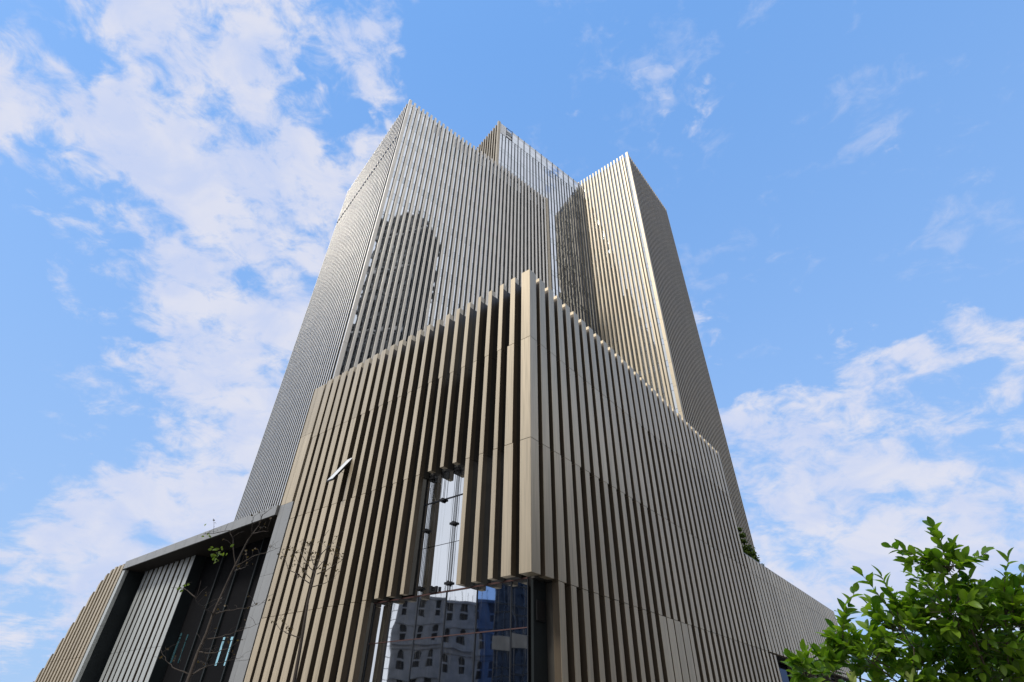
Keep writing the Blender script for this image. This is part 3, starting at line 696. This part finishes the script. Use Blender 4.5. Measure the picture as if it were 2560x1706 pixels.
# citrus tree close to the camera on the right
tree = thing('citrus_tree', (3.9, 5.0, 0), 0, 'leafy green citrus tree close by at the lower right corner', 'tree'); tree.rotation_euler = (0, 0, 0)
TL = Vector((3.9, 5.0, 0))
def tw(p): return Vector(p)-TL
trunk = MB(); trunk.tube([tw((3.9, 5.0, -.01)), tw((3.86, 4.97, .6)), tw((3.78, 4.85, 1.1)), tw((3.72, 4.75, 1.5))], [.055, .05, .042, .036], 8)
place('trunk', trunk.mesh('trunk', 'bark', True), tree)
fork = Vector((3.72, 4.75, 1.5))
# crown lobes: centre, radius
LOBES = [((3.32, 4.20, 2.42), .30), ((3.02, 4.38, 2.26), .27), ((3.55, 4.40, 2.26), .33), ((2.74, 4.50, 2.08), .22), ((3.85, 4.35, 2.36), .28), ((3.06, 4.60, 2.0), .27), ((2.50, 4.60, 2.0), .19), ((2.30, 4.62, 1.98), .13), ((3.75, 4.70, 2.0), .33), ((3.4, 4.65, 2.0), .30), ((4.15, 4.55, 2.35), .3), ((4.1, 4.8, 2.0), .35), ((3.42, 4.55, 1.75), .3), ((3.0, 4.7, 1.75), .25), ((3.34, 4.06, 2.62), .15), ((2.60, 4.48, 2.18), .12)]
TIPS = [(3.31, 3.98, 2.90), (2.96, 4.05, 2.76), (2.74, 4.18, 2.59), (2.68, 4.25, 2.48), (2.60, 4.32, 2.36), (3.70, 4.06, 2.74), (3.86, 4.08, 2.70), (2.20, 4.56, 2.06), (2.28, 4.66, 1.95), (2.49, 4.47, 2.19), (3.20, 4.05, 2.70), (3.53, 4.09, 2.68), (3.08, 4.10, 2.66), (2.38, 4.5, 2.10), (3.98, 4.12, 2.62), (4.05, 4.2, 2.55), (2.9, 4.2, 2.58), (3.42, 4.0, 2.76)]
leaves = []; branches = []
def twig(a, b, rad0, n_leaf, size=1.0, spread=.9):
    a, b = Vector(a), Vector(b); L_ = (b-a).length; mid = (a+b)/2+Vector((rl.uniform(-.1, .1), rl.uniform(-.1, .1), rl.uniform(-.02, .08)))*L_
    pts = []
    for i in range(6):
        t = i/5; pts.append(a*(1-t)**2+mid*2*t*(1-t)+b*t*t)
    branches.append((pts, [max(.0016, rad0*(1-.8*i/5)) for i in range(6)]))
    for k_ in range(n_leaf):
        t = .25+.75*(k_+rl.random()*.6)/n_leaf; t = min(t, 1); i = min(4, int(t*5)); p = pts[i].lerp(pts[i+1], t*5-i); d = (pts[i+1]-pts[i]).normalized()
        ang = k_*2.4+rl.uniform(-.4, .4); s1 = d.cross(Vector((.2, .4, .9))).normalized(); s2 = d.cross(s1)
        out = (s1*math.cos(ang)+s2*math.sin(ang))*spread+d*rl.uniform(.5, 1.0)+Vector((0, 0, .25))
        leaves.append((frame_at(p, out, rl.uniform(-.8, .8)), size*rl.uniform(.62, 1.22)))
    leaves.append((frame_at(pts[-1], (pts[-1]-pts[-2])+Vector((0, 0, .02)), rl.uniform(-1, 1)), size*rl.uniform(.8, 1.1)))
lobe_in = []
for c, r in LOBES:
    c = Vector(c); 
    st = fork.lerp(c, rl.uniform(.1, .25)); twig(fork, c, .016, 0)
    n = int(2350*r*r)
    for k_ in range(max(6, n//6)):
        d = Vector((rl.gauss(0, 1), rl.gauss(0, 1), rl.gauss(0, 1)+.25)).normalized(); rr = r*rl.uniform(.55, 1.08)
        e = c+d*rr; s_ = c+d*rr*.3+Vector((rl.uniform(-.04, .04), rl.uniform(-.04, .04), -.05))
        twig(s_, e, .0035, rl.randint(6, 8), 1.0)
for tp in TIPS:
    t_ = Vector(tp); best = min(LOBES, key=lambda q: (Vector(q[0])-t_).length); c = Vector(best[0])
    twig(c, t_, .005, 11, 1.0, .75)
br = MB()
for pts, rad in branches: br.tube([p-TL for p in pts], rad, 5)
place('branch', br.mesh('branch', 'bark', True), tree, kind='stuff')
leaves.sort(key=lambda q: (q[0].translation-CAM).length)
lm = [leaf_mesh('leaf', 0.096, 0.052, 'leaf', f_, c_) for f_, c_ in ((.35, .22), (.2, .4), (.5, .1))]
inv = Matrix.Translation(-TL)
big, small = [], []
front = sorted(range(len(leaves)), key=lambda i: -leaves[i][1]/((leaves[i][0].translation-CAM).length))
pick = set(front[:300])
for i, (mw, s) in enumerate(leaves):
    if i in pick:
        o = place('leaf', lm[i % 3], tree); o.matrix_local = inv @ mw @ Matrix.Scale(s, 4)
    else: small.append((inv @ mw, s))
join_leaves('foliage', small, 'leaf', tree, 0.096, 0.052)
young = []
for c in ((2.93, 4.35, 1.88), (2.55, 4.42, 1.86)):
    for k_ in range(7): young.append((inv @ frame_at(Vector(c)+Vector((rl.uniform(-.02, .02), 0, k_*.012)), Vector((math.cos(k_*2.4)*.5, math.sin(k_*2.4)*.5, 1.0)), k_), .8))
join_leaves('young_shoot', young, 'leaf_young', tree, .085, .03)

# bare street trees in front of the portal wing
BARE_A= [[(-5.96, 11.55, 1.94), (-5.95, 11.56, 2.18), (-5.94, 11.56, 2.66), (-5.91, 11.58, 2.98), (-5.91, 11.58, 3.33), (-5.87, 11.6, 3.72), (-5.83, 11.62, 4.13), (-5.78, 11.64, 4.47), (-5.73, 11.67, 4.82), (-5.68, 11.69, 4.96), (-5.62, 11.72, 5.14)], [(-5.91, 11.58, 3.33), (-5.96, 11.25, 3.38), (-5.99, 10.94, 3.45), (-5.9, 10.69, 3.48)], [(-5.89, 11.59, 3.33), (-5.71, 11.62, 3.39), (-5.43, 11.7, 3.45), (-5.22, 11.73, 3.5), (-5.02, 11.76, 3.59)], [(-5.81, 11.63, 4.23), (-5.61, 11.54, 4.32), (-5.37, 11.46, 4.43), (-5.11, 11.39, 4.49), (-4.84, 11.32, 4.57)], [(-5.8, 11.64, 4.17), (-5.5, 11.3, 4.13), (-5.21, 10.96, 4.12)], [(-5.88, 11.59, 2.88), (-5.64, 11.64, 2.93), (-5.31, 11.72, 3.07), (-5.01, 11.78, 3.21)], [(-5.93, 11.57, 2.3), (-5.93, 11.8, 2.4), (-5.88, 12.06, 2.48), (-5.6, 12.43, 2.63), (-5.53, 12.68, 2.7)], [(-5.95, 11.56, 2.3), (-6.29, 11.6, 2.38), (-6.57, 11.68, 2.53), (-6.8, 11.78, 2.71)], [(-6.27, 11.39, 3.57), (-6.65, 11.48, 3.77), (-6.97, 11.59, 3.79)], [(-5.7, 11.68, 4.95), (-5.46, 11.49, 4.92), (-5.17, 11.32, 4.91)], [(-5.8, 11.63, 4.18), (-6.0, 11.55, 4.78), (-6.12, 11.51, 4.94), (-6.46, 11.35, 4.83), (-6.56, 11.31, 4.81)], [(-5.7, 11.68, 4.95), (-5.67, 11.45, 5.15), (-5.55, 11.26, 5.22)], [(-5.62, 11.72, 5.14), (-5.48, 11.43, 5.28), (-5.19, 11.2, 5.37)], [(-5.94, 11.56, 2.66), (-5.6, 11.44, 2.64), (-5.31, 11.29, 2.69), (-5.08, 11.1, 2.76)], [(-5.93, 11.57, 2.3), (-5.63, 11.5, 2.45), (-5.73, 11.24, 2.69), (-5.67, 11.06, 2.86)]]
BARE_B= [[(-4.52, 13.25, 2.03), (-4.54, 13.24, 2.31), (-4.57, 13.23, 2.88), (-4.61, 13.22, 3.45), (-4.64, 13.21, 3.86), (-4.65, 13.21, 4.21), (-4.64, 13.21, 4.41), (-4.63, 13.21, 4.57), (-4.6, 13.22, 4.9), (-4.64, 13.21, 5.31), (-4.55, 13.24, 5.52)], [(-4.65, 13.21, 4.21), (-4.97, 13.26, 4.42), (-5.34, 13.3, 4.6), (-5.58, 13.38, 4.92), (-5.7, 13.5, 5.11)], [(-4.63, 13.21, 4.47), (-4.97, 13.31, 4.8), (-5.19, 13.44, 5.02), (-5.3, 13.62, 5.3)], [(-4.63, 13.21, 4.57), (-4.89, 13.44, 4.89), (-5.09, 13.68, 5.26)], [(-4.58, 13.23, 4.47), (-4.29, 13.11, 4.56), (-3.99, 12.99, 4.74), (-3.9, 12.81, 4.78)], [(-4.64, 13.21, 4.18), (-4.3, 13.12, 4.25), (-4.05, 13.01, 4.35)], [(-4.6, 13.22, 3.13), (-4.94, 13.19, 3.21), (-5.16, 13.2, 3.32), (-5.31, 13.23, 3.46)], [(-4.6, 13.22, 4.9), (-4.54, 13.49, 5.19), (-4.47, 13.76, 5.47)], [(-4.63, 13.21, 4.57), (-4.59, 13.6, 4.88), (-4.73, 13.93, 5.37)], [(-4.62, 13.22, 4.31), (-4.95, 13.37, 4.55), (-5.26, 13.52, 4.85), (-5.55, 13.68, 5.19)]]
def bare_tree(name, data, label, r0, leafm, nleaf, green=None, seed=1):
    base = data[0][0]; rr = random.Random(seed)
    t = thing(name, (base[0], base[1], 0), 0, label, 'tree'); t.rotation_euler = (0, 0, 0); B = Vector((base[0], base[1], 0))
    tr = [Vector((base[0]-.02, base[1], -.01)), Vector((base[0]-.01, base[1], 1.0))]+[Vector(p) for p in data[0]]
    b = MB(); n = len(tr); b.tube([p-B for p in tr], [r0*(1-.88*i/(n-1)) for i in range(n)], 8); place('trunk', b.mesh('trunk', 'bark_dark', True), t)
    pts_all = []
    for k_, path in enumerate(data[1:]):
        P = [Vector(p) for p in path]; b = MB()
        fine = []
        for p, q in zip(P, P[1:]):
            for s_ in range(4): fine.append(p.lerp(q, s_/4)+Vector([rr.uniform(-.012, .012) for _ in range(3)]))
        fine.append(P[-1]); m_ = len(fine)
        b.tube([p-B for p in fine], [max(.003, r0*.26*(1-.85*i/(m_-1))) for i in range(m_)], 6)
        # twigs
        for i in range(3, m_, 2):
            d = Vector((rr.uniform(-1, 1), rr.uniform(-.6, .6), rr.uniform(.1, 1))).normalized()*rr.uniform(.12, .38)
            q = fine[i]+d*.5+Vector((0, 0, .03)); e = fine[i]+d
            b.tube([fine[i]-B, q-B, e-B], [.0035, .0028, .002], 4); pts_all += [q, e, (q+e)/2]
        pts_all.append(fine[-1]); place('branch', b.mesh('branch', 'bark_dark', True), t)
    it = []
    for _ in range(nleaf):
        p = rr.choice(pts_all)+Vector([rr.gauss(0, .03) for _ in range(3)])
        it.append((Matrix.Translation(-B) @ frame_at(p, Vector((rr.uniform(-1, 1), rr.uniform(-1, 1), rr.uniform(-.8, .6))), rr.uniform(-2, 2)), rr.uniform(.5, 1.1)))
    if it: join_leaves('foliage', it, leafm, t, .062, .04)
    if green:
        it = []
        for (c, s_, n_) in green:
            for _ in range(n_):
                p = Vector(c)+Vector([rr.gauss(0, s_) for _ in range(3)])
                it.append((Matrix.Translation(-B) @ frame_at(p, Vector((rr.uniform(-1, 1), rr.uniform(-1, 1), rr.uniform(-.8, .6))), rr.uniform(-2, 2)), rr.uniform(.7, 1.2)))
        join_leaves('fresh_leaves', it, 'leaf_green', t, .075, .045)
    return t
g1 = BARE_A[8][-1]; g0 = BARE_A[10][-2]
bare_tree('bare_tree', BARE_A, 'nearly bare tree with a straight trunk in front of the grey portal', .052, 'leaf_dry', 60, [((BARE_A[10][3][0]+.35, BARE_A[10][3][1], BARE_A[10][3][2]-.42), .08, 30), (BARE_A[10][3], .05, 6), (BARE_A[8][1], .05, 5)], 2)
bare_tree('bare_tree', BARE_B, 'slim bare tree with small dark leaves in front of the podium fins', .05, 'leaf_dry', 260, None, 5)

# planting on the low roof beside the right tower
def layered_shrub(loc, h, r, label, seed):
    rr = random.Random(seed); t = thing('roof_shrub', loc, 0, label, 'shrub', 'shrubs on the low podium roof'); t.rotation_euler = (0, 0, 0)
    b = MB(); b.tube([(0, 0, 0), (.05, .03, h*.5), (0, 0, h)], [.07, .05, .02], 6)
    it = []
    for k_ in range(7):
        z = h*(.25+.75*k_/6); rk_ = r*(1.0-.55*k_/6)*rr.uniform(.8, 1.1)
        for q in range(5):
            an = q*1.26+k_; e = Vector((math.cos(an)*rk_, math.sin(an)*rk_, z+.12)); b.tube([(0, 0, z-.1), tuple(e*.5+Vector((0, 0, z*.5-.02))), tuple(e)], [.02, .014, .008], 4)
            for _ in range(60):
                s_ = math.sqrt(rr.random()); p = Vector((math.cos(an+rr.gauss(0, .3))*rk_*s_, math.sin(an+rr.gauss(0, .3))*rk_*s_, z+.08+rr.gauss(0, .06)))
                it.append((frame_at(p, Vector((rr.uniform(-1, 1), rr.uniform(-1, 1), rr.uniform(-.2, .5))), rr.uniform(-1, 1)), rr.uniform(.7, 1.3)))
    place('trunk', b.mesh('trunk', 'bark', True), t); join_leaves('foliage', it, 'leaf_roof', t, .24, .11)
aA = R(AZ_A)
def podpt(u, v, z): return (P0[0]+u*math.sin(aA)-v*math.cos(aA), P0[1]+u*math.cos(aA)+v*math.sin(aA), z)
layered_shrub(podpt(39.0, 2.6, 13.6), 4.7, 1.25, 'tall tiered roof shrub rising at the edge of the upper podium', 3)
layered_shrub(podpt(40.6, 2.4, 13.6), 3.0, 1.3, 'brighter low roof shrub just behind the parapet', 4)
layered_shrub(podpt(42.2, 2.2, 13.6), 1.8, 1.0, 'small roof shrub nearest the outer edge of the right tower', 6)
